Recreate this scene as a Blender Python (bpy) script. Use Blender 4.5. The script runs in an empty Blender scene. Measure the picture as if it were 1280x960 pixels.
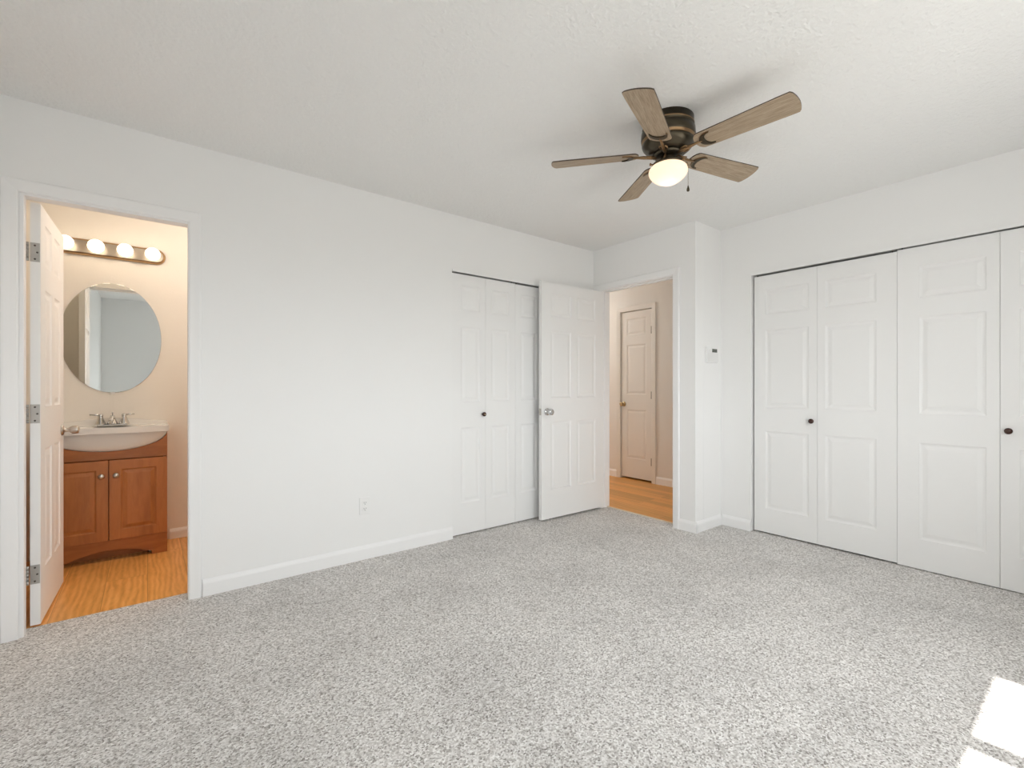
import bpy, bmesh, math
from mathutils import Vector, Matrix
PI = math.pi
S = bpy.context.scene
COL = S.collection

# ---------------------------------------------------------------- camera
YAW = 0.906786                       # heading of the camera from the +X axis
CAM_H = 1.1331
F_PX = 582.2
cam_d = bpy.data.cameras.new('camera')
cam_d.sensor_width = 36.0
cam_d.lens = F_PX / 1280 * 36.0
cam_d.shift_y = 4.85 / 1280
cam_d.clip_start = 0.02
cam = bpy.data.objects.new('camera', cam_d)
cam.location = (0, 0, CAM_H)
cam.rotation_euler = (PI / 2, 0, YAW - PI / 2)
COL.objects.link(cam)
S.camera = cam

# ---------------------------------------------------------------- exposure, world, sun, daylight
S.view_settings.view_transform = 'Standard'
S.view_settings.look = 'None'
S.view_settings.gamma = 1.0
S.view_settings.use_curve_mapping = False
S.view_settings.exposure = 0.03
S.cycles.use_denoising = True
S.cycles.max_bounces = 14
S.cycles.diffuse_bounces = 8
S.cycles.sample_clamp_indirect = 8.0
S.cycles.caustics_reflective = False
S.cycles.caustics_refractive = False

WORLD_STRENGTH = 7.0
SUN_STRENGTH = 11.0
BATH_BULB = 3.0
HALL_WATTS = 22.0
BATH_FILL_WATTS = 11.0
FAN_SHADOW_WATTS = 5.2

# room dimensions, metres
H = 2.44
YL = 3.034                           # long wall with the bathroom door
XE = 3.3685                          # short wall with the hall door
YR = 1.981                           # the little return beside it
XR = 3.7594                          # closet wall
YB = -0.345                          # window wall behind the camera
XN = -0.53                           # wall beside the bathroom door
WIN = (1.517, 2.635, 0.86, 2.05)      # windows in the back wall: x0, x1, z0, z1
WIN_B = (0.215, 1.333, 0.86, 2.05)

w = bpy.data.worlds.new('daylight')
S.world = w
w.use_nodes = True
nt = w.node_tree
tcw = nt.nodes.new('ShaderNodeTexCoord')
sep = nt.nodes.new('ShaderNodeSeparateXYZ')
nt.links.new(tcw.outputs['Generated'], sep.inputs[0])
rw = nt.nodes.new('ShaderNodeValToRGB')          # sunlit ground below the horizon, hazy bright sky above
rw.color_ramp.elements[0].position = 0.47; rw.color_ramp.elements[0].color = (0.27, 0.27, 0.252, 1)
rw.color_ramp.elements[1].position = 0.53; rw.color_ramp.elements[1].color = (0.93, 0.975, 1.0, 1)
mw = nt.nodes.new('ShaderNodeMapRange'); mw.inputs['From Min'].default_value = -1
nt.links.new(sep.outputs['Z'], mw.inputs['Value']); nt.links.new(mw.outputs['Result'], rw.inputs['Fac'])
nt.links.new(rw.outputs['Color'], nt.nodes['Background'].inputs['Color'])
nt.nodes['Background'].inputs['Strength'].default_value = WORLD_STRENGTH

sd = bpy.data.lights.new('sun', 'SUN')
sd.energy = SUN_STRENGTH
sd.angle = math.radians(0.6)
sd.color = (1.0, 0.96, 0.9)
sun = bpy.data.objects.new('sun', sd)
sun.rotation_euler = (math.atan2(0.763, 2.05), 0, 0)
sun.location = (1.5, -3, 6)
COL.objects.link(sun)

for W_ in (WIN, WIN_B):
    pd = bpy.data.lights.new('window_portal', 'AREA')
    pd.shape = 'RECTANGLE'
    pd.size = W_[1] - W_[0]
    pd.size_y = W_[3] - W_[2]
    pd.cycles.is_portal = True
    po = bpy.data.objects.new('window_portal', pd)
    po.location = ((W_[0] + W_[1]) / 2, YB - 0.16, (W_[2] + W_[3]) / 2)
    po.rotation_euler = (-PI / 2, 0, PI)
    COL.objects.link(po)

# added area light in the nearer window, throws the fan's shadow on the ceiling
ud = bpy.data.lights.new('fan_shadow_light', 'AREA')
ud.shape = 'RECTANGLE'; ud.size = 0.55; ud.size_y = 0.42
ud.energy = FAN_SHADOW_WATTS
ud.color = (1.0, 0.98, 0.95)
uo = bpy.data.objects.new('fan_shadow_light', ud)
uo.location = (2.28, YB - 0.004, 1.14)
uo.rotation_euler = (math.radians(90 + 8), 0, 0)
COL.objects.link(uo)

hd = bpy.data.lights.new('hall_lamp', 'POINT')
hd.energy = HALL_WATTS
hd.color = (1.0, 0.95, 0.90)
hd.shadow_soft_size = 0.12
hl = bpy.data.objects.new('hall_lamp', hd)
hl.location = (4.10, 4.95, 2.15)
COL.objects.link(hl)

bd = bpy.data.lights.new('bathroom_fill', 'POINT')  # added fill without a fixture, evens out the vanity bulbs' light
bd.energy = BATH_FILL_WATTS
bd.color = (1.0, 0.87, 0.75)
bd.shadow_soft_size = 0.12
bl = bpy.data.objects.new('bathroom_fill', bd)
bl.location = (0.50, 3.60, 2.30)
COL.objects.link(bl)

# ---------------------------------------------------------------- materials
def new_mat(name):
    m = bpy.data.materials.new(name)
    m.use_nodes = True
    n = m.node_tree.nodes
    return m, n, m.node_tree.links, n['Principled BSDF']

def ramp(n, stops):
    r = n.new('ShaderNodeValToRGB')
    e = r.color_ramp.elements
    e[0].position, e[0].color = stops[0][0], (*stops[0][1], 1)
    e[1].position, e[1].color = stops[-1][0], (*stops[-1][1], 1)
    for p, c in stops[1:-1]:
        x = e.new(p); x.color = (*c, 1)
    return r

def plain(name, col, rough=0.5, metal=0.0, bump=0.0, bscale=300.0, spec=0.5, bdist=0.002):
    m, n, l, b = new_mat(name)
    b.inputs['Base Color'].default_value = (*col, 1)
    b.inputs['Roughness'].default_value = rough
    b.inputs['Metallic'].default_value = metal
    b.inputs['Specular IOR Level'].default_value = spec
    tc = n.new('ShaderNodeTexCoord')
    nz = n.new('ShaderNodeTexNoise')
    nz.inputs['Scale'].default_value = bscale
    nz.inputs['Detail'].default_value = 3
    l.new(tc.outputs['Object'], nz.inputs['Vector'])
    if bump > 0:
        bp = n.new('ShaderNodeBump')
        bp.inputs['Strength'].default_value = bump
        bp.inputs['Distance'].default_value = bdist
        l.new(nz.outputs['Fac'], bp.inputs['Height'])
        l.new(bp.outputs['Normal'], b.inputs['Normal'])
    # a trace of unevenness in the finish
    mr = n.new('ShaderNodeMapRange')
    mr.inputs['To Min'].default_value = max(0.02, rough - 0.04)
    mr.inputs['To Max'].default_value = min(1, rough + 0.04)
    l.new(nz.outputs['Fac'], mr.inputs['Value'])
    l.new(mr.outputs['Result'], b.inputs['Roughness'])
    return m

M = {}
M['wall'] = plain('wall_paint', (0.91, 0.91, 0.905), 0.85, bump=0.12, bscale=140, spec=0.2)
M['ceiling'] = plain('ceiling_texture', (0.87, 0.87, 0.86), 0.95, bump=1.0, bscale=60, bdist=0.006, spec=0.1)
M['trim'] = plain('trim_paint', (0.92, 0.92, 0.92), 0.38, bump=0.03, bscale=60, spec=0.35)
M['door'] = plain('door_paint', (0.90, 0.90, 0.895), 0.5, bump=0.05, bscale=220, spec=0.3)
M['bath_wall'] = plain('bath_wall_paint', (0.88, 0.845, 0.785), 0.7, bump=0.35, bscale=110, spec=0.25)
M['hall_wall'] = plain('hall_wall_paint', (0.80, 0.785, 0.755), 0.8, bump=0.15, bscale=140, spec=0.2)
M['nickel'] = plain('brushed_nickel', (0.55, 0.52, 0.48), 0.3, 1.0, bump=0.05, bscale=500)
M['steel'] = plain('hinge_steel', (0.50, 0.49, 0.47), 0.42, 1.0, bump=0.05, bscale=300)
M['chrome'] = plain('polished_chrome', (0.62, 0.62, 0.62), 0.14, 1.0)
M['brass'] = plain('antique_brass', (0.52, 0.40, 0.22), 0.3, 1.0)
M['dark'] = plain('dark_recess', (0.02, 0.018, 0.016), 0.7)
M['screw'] = plain('screw_head', (0.12, 0.11, 0.10), 0.5, 0.8)
M['bronze'] = plain('oil_rubbed_bronze', (0.075, 0.062, 0.042), 0.36, 0.85, bump=0.1, bscale=60)
M['bronze_light'] = plain('burnished_bronze', (0.30, 0.19, 0.10), 0.35, 0.9, bump=0.1, bscale=60)
M['knob_wood'] = plain('dark_wood_knob', (0.05, 0.018, 0.012), 0.22, bump=0.05, bscale=80)
M['porcelain'] = plain('cultured_marble', (0.84, 0.82, 0.78), 0.18, spec=0.5)
M['plastic'] = plain('white_plastic', (0.89, 0.89, 0.885), 0.4)
M['plastic_dim'] = plain('off_white_plastic', (0.85, 0.85, 0.845), 0.4)
M['lcd'] = plain('lcd_glass', (0.085, 0.09, 0.075), 0.25)
M['chain'] = plain('bronze_chain', (0.22, 0.16, 0.09), 0.35, 0.9)
M['fixture'] = plain('fixture_nickel', (0.50, 0.45, 0.39), 0.32, 1.0)
M['fixture_edge'] = plain('fixture_bronze_edge', (0.50, 0.33, 0.18), 0.3, 1.0)
M['threshold'] = plain('threshold_strip', (0.70, 0.62, 0.50), 0.45)
M['outside'] = plain('closet_dark', (0.55, 0.54, 0.52), 0.9)

def carpet():
    m, n, l, b = new_mat('grey_carpet')
    tc = n.new('ShaderNodeTexCoord')
    wob = n.new('ShaderNodeTexNoise'); wob.inputs['Scale'].default_value = 60
    off = n.new('ShaderNodeVectorMath'); off.operation = 'MULTIPLY_ADD'
    l.new(tc.outputs['Object'], wob.inputs['Vector'])
    l.new(wob.outputs['Color'], off.inputs[0]); off.inputs[1].default_value = (0.006, 0.006, 0.006); l.new(tc.outputs['Object'], off.inputs[2])
    tuft = n.new('ShaderNodeTexVoronoi'); tuft.inputs['Scale'].default_value = 190
    fine = n.new('ShaderNodeTexNoise'); fine.inputs['Scale'].default_value = 330; fine.inputs['Detail'].default_value = 2
    big = n.new('ShaderNodeTexNoise'); big.inputs['Scale'].default_value = 2.4; big.inputs['Detail'].default_value = 6; big.inputs['Roughness'].default_value = 0.62
    l.new(off.outputs['Vector'], tuft.inputs['Vector'])
    for x in (fine, big): l.new(tc.outputs['Object'], x.inputs['Vector'])
    sp = n.new('ShaderNodeSeparateColor'); l.new(tuft.outputs['Color'], sp.inputs['Color'])
    mixv = n.new('ShaderNodeMix'); mixv.data_type = 'FLOAT'; mixv.inputs['Factor'].default_value = 0.3
    l.new(sp.outputs['Red'], mixv.inputs['A']); l.new(fine.outputs['Fac'], mixv.inputs['B'])
    r1 = ramp(n, [(0.14, (0.24, 0.222, 0.205)), (0.28, (0.49, 0.465, 0.44)), (0.5, (0.68, 0.655, 0.63)), (0.72, (0.82, 0.80, 0.78)), (0.86, (0.95, 0.935, 0.92))])
    l.new(mixv.outputs['Result'], r1.inputs['Fac'])
    r2 = ramp(n, [(0.34, (0.86, 0.86, 0.86)), (0.60, (1.0, 1.0, 1.0))])
    l.new(big.outputs['Fac'], r2.inputs['Fac'])
    mx = n.new('ShaderNodeMix'); mx.data_type = 'RGBA'; mx.blend_type = 'MULTIPLY'
    mx.inputs['Factor'].default_value = 1.0
    l.new(r1.outputs['Color'], mx.inputs['A']); l.new(r2.outputs['Color'], mx.inputs['B'])
    l.new(mx.outputs['Result'], b.inputs['Base Color'])
    b.inputs['Roughness'].default_value = 1.0
    b.inputs['Specular IOR Level'].default_value = 0.05
    b.inputs['Sheen Weight'].default_value = 0.1
    bp = n.new('ShaderNodeBump'); bp.inputs['Strength'].default_value = 0.45; bp.inputs['Distance'].default_value = 0.004
    l.new(mixv.outputs['Result'], bp.inputs['Height']); l.new(bp.outputs['Normal'], b.inputs['Normal'])
    return m
M['carpet'] = carpet()

def wood(name, dark, mid, light, rough=0.35, stretch=(1, 9, 9), plank=None, gscale=6.0, spec=0.5, bump=0.08, contrast=1.0, wave=0.3, along_y=False):
    """Grain runs along the object's X axis; plank = (length, width) adds boards."""
    m, n, l, b = new_mat(name)
    tc = n.new('ShaderNodeTexCoord')
    vec = tc.outputs['Object']
    if along_y:
        ro = n.new('ShaderNodeMapping'); ro.inputs['Rotation'].default_value = (0, 0, PI / 2)
        l.new(vec, ro.inputs['Vector']); vec = ro.outputs['Vector']
    mp = n.new('ShaderNodeMapping'); mp.inputs['Scale'].default_value = stretch
    nz = n.new('ShaderNodeTexNoise'); nz.inputs['Scale'].default_value = gscale; nz.inputs['Detail'].default_value = 7
    nz.inputs['Distortion'].default_value = 1.2; nz.inputs['Roughness'].default_value = 0.65
    if plank:
        br = n.new('ShaderNodeTexBrick')
        br.inputs['Color1'].default_value = (0.05, 0.05, 0.05, 1); br.inputs['Color2'].default_value = (0.95, 0.95, 0.95, 1)
        br.inputs['Mortar'].default_value = (0.5, 0.5, 0.5, 1)
        br.inputs['Scale'].default_value = 1.0
        br.inputs['Brick Width'].default_value = plank[0]; br.inputs['Row Height'].default_value = plank[1]
        br.inputs['Mortar Size'].default_value = 0.0012; br.inputs['Mortar Smooth'].default_value = 0.3
        br.offset = 0.37; br.offset_frequency = 2
        l.new(vec, br.inputs['Vector'])
        sc = n.new('ShaderNodeVectorMath'); sc.operation = 'MULTIPLY_ADD'
        l.new(br.outputs['Color'], sc.inputs[0]); sc.inputs[1].default_value = (7, 3, 5)
        l.new(vec, sc.inputs[2])
        vec = sc.outputs['Vector']
    l.new(vec, mp.inputs['Vector']); l.new(mp.outputs['Vector'], nz.inputs['Vector'])
    wv = n.new('ShaderNodeTexWave'); wv.wave_type = 'BANDS'; wv.bands_direction = 'Y'
    wv.inputs['Scale'].default_value = 1.4; wv.inputs['Distortion'].default_value = 9; wv.inputs['Detail'].default_value = 3
    wv.inputs['Detail Scale'].default_value = 0.8
    l.new(mp.outputs['Vector'], wv.inputs['Vector'])
    mixf = n.new('ShaderNodeMix'); mixf.data_type = 'FLOAT'; mixf.inputs['Factor'].default_value = wave
    l.new(nz.outputs['Fac'], mixf.inputs['A']); l.new(wv.outputs['Fac'], mixf.inputs['B'])
    k = 0.22 / contrast
    r = ramp(n, [(0.5 - k, dark), (0.5, mid), (0.5 + k, light)])
    l.new(mixf.outputs['Result'], r.inputs['Fac'])
    out = r.outputs['Color']
    if plank:
        hv = n.new('ShaderNodeHueSaturation')
        mr = n.new('ShaderNodeMapRange'); mr.inputs['To Min'].default_value = 0.82; mr.inputs['To Max'].default_value = 1.12
        l.new(br.outputs['Color'], mr.inputs['Value']); l.new(mr.outputs['Result'], hv.inputs['Value'])
        l.new(out, hv.inputs['Color']); out = hv.outputs['Color']
        seam = n.new('ShaderNodeMix'); seam.data_type = 'RGBA'; seam.blend_type = 'MULTIPLY'
        l.new(br.outputs['Fac'], seam.inputs['Factor']); l.new(out, seam.inputs['A'])
        seam.inputs['B'].default_value = (0.6, 0.5, 0.42, 1)
        out = seam.outputs['Result']
    l.new(out, b.inputs['Base Color'])
    b.inputs['Roughness'].default_value = rough
    b.inputs['Specular IOR Level'].default_value = spec
    bp = n.new('ShaderNodeBump'); bp.inputs['Strength'].default_value = bump; bp.inputs['Distance'].default_value = 0.001
    l.new(nz.outputs['Fac'], bp.inputs['Height']); l.new(bp.outputs['Normal'], b.inputs['Normal'])
    return m
M['oak_floor'] = wood('oak_laminate', (0.62, 0.275, 0.065), (0.80, 0.39, 0.105), (0.92, 0.50, 0.165), 0.30, (1.6, 8, 8), (1.2, 0.19), 3.2, contrast=0.9, wave=0.22, along_y=True)
M['hall_floor'] = wood('hall_laminate', (0.64, 0.30, 0.075), (0.75, 0.365, 0.10), (0.85, 0.45, 0.14), 0.38, (0.8, 6, 6), (1.2, 0.095), 5.0, contrast=0.8, along_y=True)
M['vanity'] = wood('maple_stain', (0.345, 0.115, 0.028), (0.42, 0.148, 0.038), (0.49, 0.183, 0.050), 0.38, (1.2, 7, 7), None, 5.0, contrast=0.8)
M['vanity_v'] = wood('maple_stain_upright', (0.345, 0.115, 0.028), (0.42, 0.148, 0.038), (0.49, 0.183, 0.050), 0.38, (7, 7, 1.2), None, 5.0, contrast=0.8)
M['blade'] = wood('weathered_oak', (0.20, 0.145, 0.092), (0.37, 0.28, 0.19), (0.49, 0.39, 0.28), 0.5, (1.0, 16, 16), None, 9.0, contrast=1.0, wave=0.0)
M['blade_edge'] = plain('blade_edge', (0.06, 0.04, 0.025), 0.5)

def mirror_mat():
    m, n, l, b = new_mat('mirror_silver')
    b.inputs['Base Color'].default_value = (0.80, 0.83, 0.82, 1)
    b.inputs['Metallic'].default_value = 1.0
    b.inputs['Roughness'].default_value = 0.01
    return m
M['mirror'] = mirror_mat()

def emit(name, col, strength):
    m, n, l, b = new_mat(name)
    b.inputs['Base Color'].default_value = (0.9, 0.88, 0.84, 1)
    b.inputs['Roughness'].default_value = 0.25
    b.inputs['Emission Color'].default_value = (*col, 1)
    b.inputs['Emission Strength'].default_value = strength
    return m
M['bulb'] = emit('lit_vanity_bulb', (1.0, 0.82, 0.60), BATH_BULB)

def opal():
    m, n, l, b = new_mat('opal_glass')
    tr = n.new('ShaderNodeBsdfTranslucent'); tr.inputs['Color'].default_value = (0.95, 0.86, 0.76, 1)
    b.inputs['Base Color'].default_value = (0.9, 0.86, 0.80, 1)
    b.inputs['Roughness'].default_value = 0.18
    b.inputs['Emission Color'].default_value = (1.0, 0.74, 0.52, 1)
    b.inputs['Emission Strength'].default_value = 0.75
    mx = n.new('ShaderNodeMixShader'); mx.inputs['Fac'].default_value = 0.55
    l.new(b.outputs['BSDF'], mx.inputs[1]); l.new(tr.outputs['BSDF'], mx.inputs[2])
    l.new(mx.outputs['Shader'], n['Material Output'].inputs['Surface'])
    return m
M['opal'] = opal()

def glass():
    m, n, l, b = new_mat('window_glass')
    t = n.new('ShaderNodeBsdfTransparent'); g = n.new('ShaderNodeBsdfGlossy')
    g.inputs['Roughness'].default_value = 0.01
    mx = n.new('ShaderNodeMixShader'); mx.inputs['Fac'].default_value = 0.05
    l.new(t.outputs['BSDF'], mx.inputs[1]); l.new(g.outputs['BSDF'], mx.inputs[2])
    l.new(mx.outputs['Shader'], n['Material Output'].inputs['Surface'])
    return m
M['glass'] = glass()

# ---------------------------------------------------------------- mesh helpers
def bm_box(bm, x0, x1, y0, y1, z0, z1, bev=0.0, seg=2):
    vs = [bm.verts.new((x, y, z)) for z in (z0, z1) for y in (y0, y1) for x in (x0, x1)]
    fs = [(0, 2, 3, 1), (4, 5, 7, 6), (0, 1, 5, 4), (2, 6, 7, 3), (0, 4, 6, 2), (1, 3, 7, 5)]
    faces = [bm.faces.new([vs[i] for i in f]) for f in fs]
    if bev > 0:
        es = list({e for f in faces for e in f.edges})
        bmesh.ops.bevel(bm, geom=es, offset=bev, segments=seg, profile=0.7, affect='EDGES')

def bm_lathe(bm, prof, seg=32, center=(0, 0, 0), axis='Z', mats=None):
    """prof: list of (radius, height); closed at ends when radius is ~0."""
    rings = []
    cx, cy, cz = center
    def pos(r, a, h):
        u, v = r * math.cos(a), r * math.sin(a)
        if axis == 'Z': return (cx + u, cy + v, cz + h)
        if axis == 'Y': return (cx + u, cy + h, cz + v)
        return (cx + h, cy + u, cz + v)
    for r, h in prof:
        if r < 1e-6:
            rings.append([bm.verts.new(pos(0, 0, h))])
        else:
            rings.append([bm.verts.new(pos(r, 2 * PI * k / seg, h)) for k in range(seg)])
    for i in range(len(rings) - 1):
        A, B = rings[i], rings[i + 1]
        for k in range(seg):
            k2 = (k + 1) % seg
            if len(A) == 1 and len(B) == 1: continue
            if len(A) == 1: f = bm.faces.new((A[0], B[k], B[k2]))
            elif len(B) == 1: f = bm.faces.new((A[k], A[k2], B[0]))
            else: f = bm.faces.new((A[k], A[k2], B[k2], B[k]))
            f.smooth = True
            if mats: f.material_index = mats[i]

def bm_tube(bm, pts, rad, seg=10):
    """rad: number or list per point"""
    n = len(pts); P = [Vector(p) for p in pts]
    rads = rad if isinstance(rad, (list, tuple)) else [rad] * n
    rings = []
    up = Vector((0, 0, 1))
    for i in range(n):
        d = (P[min(i + 1, n - 1)] - P[max(i - 1, 0)]).normalized()
        u = up if abs(d.dot(up)) < 0.95 else Vector((1, 0, 0))
        a = d.cross(u).normalized(); b = d.cross(a).normalized()
        rings.append([bm.verts.new(P[i] + (a * math.cos(2 * PI * k / seg) + b * math.sin(2 * PI * k / seg)) * rads[i]) for k in range(seg)])
    for i in range(n - 1):
        for k in range(seg):
            f = bm.faces.new((rings[i][k], rings[i][(k + 1) % seg], rings[i + 1][(k + 1) % seg], rings[i + 1][k])); f.smooth = True
    bm.faces.new(rings[0]); bm.faces.new(list(reversed(rings[-1])))

def bm_prism(bm, outline, z0, z1, axis='Z'):
    """Extrude a 2-D outline; axis Z: outline in (x, y); axis Y: outline in (x, z) with y from z0 to z1; axis X: outline in (y, z)."""
    def p(u, v, h):
        return (u, v, h) if axis == 'Z' else ((u, h, v) if axis == 'Y' else (h, u, v))
    A = [bm.verts.new(p(u, v, z0)) for u, v in outline]
    B = [bm.verts.new(p(u, v, z1)) for u, v in outline]
    n = len(A)
    bm.faces.new(A); bm.faces.new(list(reversed(B)))
    for i in range(n):
        bm.faces.new((A[i], B[i], B[(i + 1) % n], A[(i + 1) % n]))

def build(name, bm, mats, parent=None, loc=None, rot=None, fix=True):
    if fix: bmesh.ops.recalc_face_normals(bm, faces=bm.faces)
    me = bpy.data.meshes.new(name)
    bm.to_mesh(me); bm.free()
    for m in (mats if isinstance(mats, (list, tuple)) else [mats]): me.materials.append(m)
    o = bpy.data.objects.new(name, me)
    COL.objects.link(o)
    if parent: o.parent = parent
    if loc: o.location = loc
    if rot: o.rotation_euler = rot
    return o

def tag(o, label, cat, group=None, kind=None):
    o['label'] = label; o['category'] = cat
    if group: o['group'] = group
    if kind: o['kind'] = kind
    return o

def thing(name, label, cat, loc=(0, 0, 0), rotz=0.0, group=None, kind=None):
    o = bpy.data.objects.new(name, None)
    COL.objects.link(o)
    o.empty_display_size = 0.1
    o.location = loc; o.rotation_euler = (0, 0, rotz)
    return tag(o, label, cat, group, kind)

def struct(name, bm, m, label, cat, fix=True):
    return tag(build(name, bm, m, fix=fix), label, cat, kind='structure')

def simple_box(*a, **k):
    bm = bmesh.new(); bm_box(bm, *a, **k); return bm

def slab_with_holes(axis, a0, a1, u0, u1, z0, z1, holes):
    """Wall of constant X (axis 'X': u is Y) or constant Y (axis 'Y': u is X) between a0 and a1, with rectangular openings (u0,u1,z0,z1)."""
    bm = bmesh.new()
    us = sorted({u0, u1, *[h[0] for h in holes], *[h[1] for h in holes]})
    zs = sorted({z0, z1, *[h[2] for h in holes], *[h[3] for h in holes]})
    us = [u for u in us if u0 - 1e-9 <= u <= u1 + 1e-9]; zs = [z for z in zs if z0 - 1e-9 <= z <= z1 + 1e-9]
    def solid(i, j):
        if i < 0 or j < 0 or i >= len(us) - 1 or j >= len(zs) - 1: return False
        cu, cz = (us[i] + us[i + 1]) / 2, (zs[j] + zs[j + 1]) / 2
        return not any(h[0] < cu < h[1] and h[2] < cz < h[3] for h in holes)
    vc = {}
    def V(a, u, z):
        k = (a, u, z)
        if k not in vc: vc[k] = bm.verts.new((a, u, z) if axis == 'X' else (u, a, z))
        return vc[k]
    for i in range(len(us) - 1):
        for j in range(len(zs) - 1):
            if not solid(i, j): continue
            A, B, C, D = us[i], us[i + 1], zs[j], zs[j + 1]
            for a in (a0, a1): bm.faces.new((V(a, A, C), V(a, B, C), V(a, B, D), V(a, A, D)))
            if not solid(i - 1, j): bm.faces.new((V(a0, A, C), V(a1, A, C), V(a1, A, D), V(a0, A, D)))
            if not solid(i + 1, j): bm.faces.new((V(a0, B, C), V(a1, B, C), V(a1, B, D), V(a0, B, D)))
            if not solid(i, j - 1): bm.faces.new((V(a0, A, C), V(a1, A, C), V(a1, B, C), V(a0, B, C)))
            if not solid(i, j + 1): bm.faces.new((V(a0, A, D), V(a1, A, D), V(a1, B, D), V(a0, B, D)))
    return bm

# ---------------------------------------------------------------- room shell
T = 0.115
# openings
BO = (-0.457, 0.185, 0.0, 2.024)      # rough opening of the bathroom door (x0,x1,z0,z1)
CL = (1.802, 3.016, 0.0, 2.022)       # closet in the long wall
EO = (2.166, 2.952, 0.0, 2.060)       # hall door (y0,y1,z0,z1)
CR = (-0.094, 1.737, 0.0, 2.026)      # closet in the right wall

struct('floor', simple_box(XN - 0.1, 3.90, YB - 0.2, YL + 0.10, -0.10, 0.0), M['carpet'],
       'light grey speckled carpet covering the bedroom floor', 'carpet')
struct('ceiling', simple_box(XN - 0.4, 4.9, YB - 0.2, 4.5, H, H + 0.12), M['ceiling'],
       'plain off white textured ceiling above the bedroom', 'ceiling')
struct('wall_left', slab_with_holes('Y', YL, YL + T, XN - 0.4, XE + T, 0.0, H, [BO, CL]), M['wall'],
       'long white wall holding the bathroom doorway and the narrow closet', 'wall')
struct('wall_entry', slab_with_holes('X', XE, XE + T, YR, YL - 0.001, 0.0, H, [EO]), M['wall'],
       'short white wall around the doorway to the hall', 'wall')
struct('wall_return', simple_box(XE + T + 0.001, XR + 0.12, YR, YR + T, 0.0, H), M['wall'],
       'narrow white return wall carrying the thermostat', 'wall')
struct('wall_right', slab_with_holes('X', XR, XR + T, YB - 0.15, YR - 0.001, 0.0, H, [CR]), M['wall'],
       'white wall framing the wide bifold closet', 'wall')
struct('wall_back', slab_with_holes('Y', YB - 0.15, YB, XN - 0.1, XR - 0.001, 0.0, H, [WIN, WIN_B]), M['wall'],
       'white wall with two windows, opposite the bathroom doorway', 'wall')
struct('wall_side', simple_box(XN - 0.1, XN, YB + 0.001, YL - 0.001, 0.0, H), M['wall'],
       'white side wall running up to the bathroom doorway', 'wall')

# windows behind the camera: frame, mullion, pane
yw0, yw1 = YB - 0.13, YB - 0.08
for nm, W_, lab in (('window_1', WIN, 'white two-pane window in the wall opposite the narrow closet'),
                    ('window_2', WIN_B, 'white two-pane window in the wall opposite the power outlet')):
    win = thing(nm, lab, 'window', (0, 0, 0), kind='structure')
    bm = bmesh.new()
    bm_box(bm, W_[0], W_[0] + 0.012, yw0, yw1, W_[2], W_[3]); bm_box(bm, W_[1] - 0.012, W_[1], yw0, yw1, W_[2], W_[3])
    bm_box(bm, W_[0], W_[1], yw0, yw1, W_[2], W_[2] + 0.03); bm_box(bm, W_[0], W_[1], yw0, yw1, W_[3] - 0.012, W_[3])
    build('window_frame', bm, M['trim'], win)
    xm = (W_[0] + W_[1]) / 2
    build('mullion', simple_box(xm - 0.041, xm + 0.041, yw0, yw1, W_[2] + 0.031, W_[3] - 0.013), M['trim'], win)
    build('window_pane', simple_box(W_[0] + 0.005, W_[1] - 0.005, YB - 0.108, YB - 0.104, W_[2] + 0.01, W_[3] - 0.005), M['glass'], win)

# closet shells (dark, closed)
def shell(name, x0, x1, y0, y1, openside, label):
    bm = bmesh.new(); t = 0.03; z1 = 2.3
    if openside != 'Y0': bm_box(bm, x0, x1, y0 - t, y0, 0, z1)
    if openside != 'X0': bm_box(bm, x0 - t, x0, y0, y1, 0, z1)
    bm_box(bm, x0, x1, y1, y1 + t, 0, z1); bm_box(bm, x1, x1 + t, y0, y1, 0, z1)
    bm_box(bm, x0 - t, x1 + t, y0, y1 + t, z1, z1 + t)
    struct(name, bm, M['outside'], label, 'wall')
shell('wall_closet_left', 1.76, 3.06, YL + T + 0.002, 3.74, 'Y0', 'inside walls of the narrow closet, hidden behind its doors')
shell('wall_closet_right', XR + T + 0.002, 4.42, -0.16, 1.90, 'X0', 'inside walls of the wide closet, hidden behind its doors')
struct('floor_closet_left', simple_box(1.74, 3.06, YL + 0.102, 3.74, -0.10, -0.001), M['carpet'], 'carpet inside the narrow closet', 'carpet')
struct('floor_closet_right', simple_box(3.902, 4.42, -0.16, 1.90, -0.10, -0.001), M['carpet'], 'carpet inside the wide closet', 'carpet')

# bathroom shell
BX0, BX1, BY1 = -0.80, 1.45, 4.335
struct('floor_bathroom', simple_box(BX0 - 0.05, BX1 + 0.1, YL + 0.102, BY1 + 0.1, -0.10, 0.0), M['oak_floor'],
       'warm oak plank floor inside the bathroom', 'floor')
struct('wall_bathroom_back', simple_box(BX0 - 0.1, BX1 + 0.1, BY1, BY1 + 0.1, 0.0, H), M['bath_wall'],
       'warm cream bathroom wall behind the vanity and oval mirror', 'wall')
struct('wall_bathroom_left', simple_box(BX0 - 0.1, BX0, YL + T + 0.001, BY1 - 0.001, 0.0, H), M['bath_wall'],
       'cream bathroom side wall behind the opened door', 'wall')
struct('wall_bathroom_right', simple_box(BX1, BX1 + 0.1, YL + T + 0.001, BY1 - 0.001, 0.0, H), M['bath_wall'],
       'cream bathroom side wall right of the vanity, out of sight', 'wall')
struct('wall_bathroom_front', slab_with_holes('Y', YL + T + 0.001, YL + T + 0.006, BX0, BX1, 0.0, H, [BO]), M['bath_wall'],
       'cream inner face of the bathroom doorway wall', 'wall')
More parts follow.
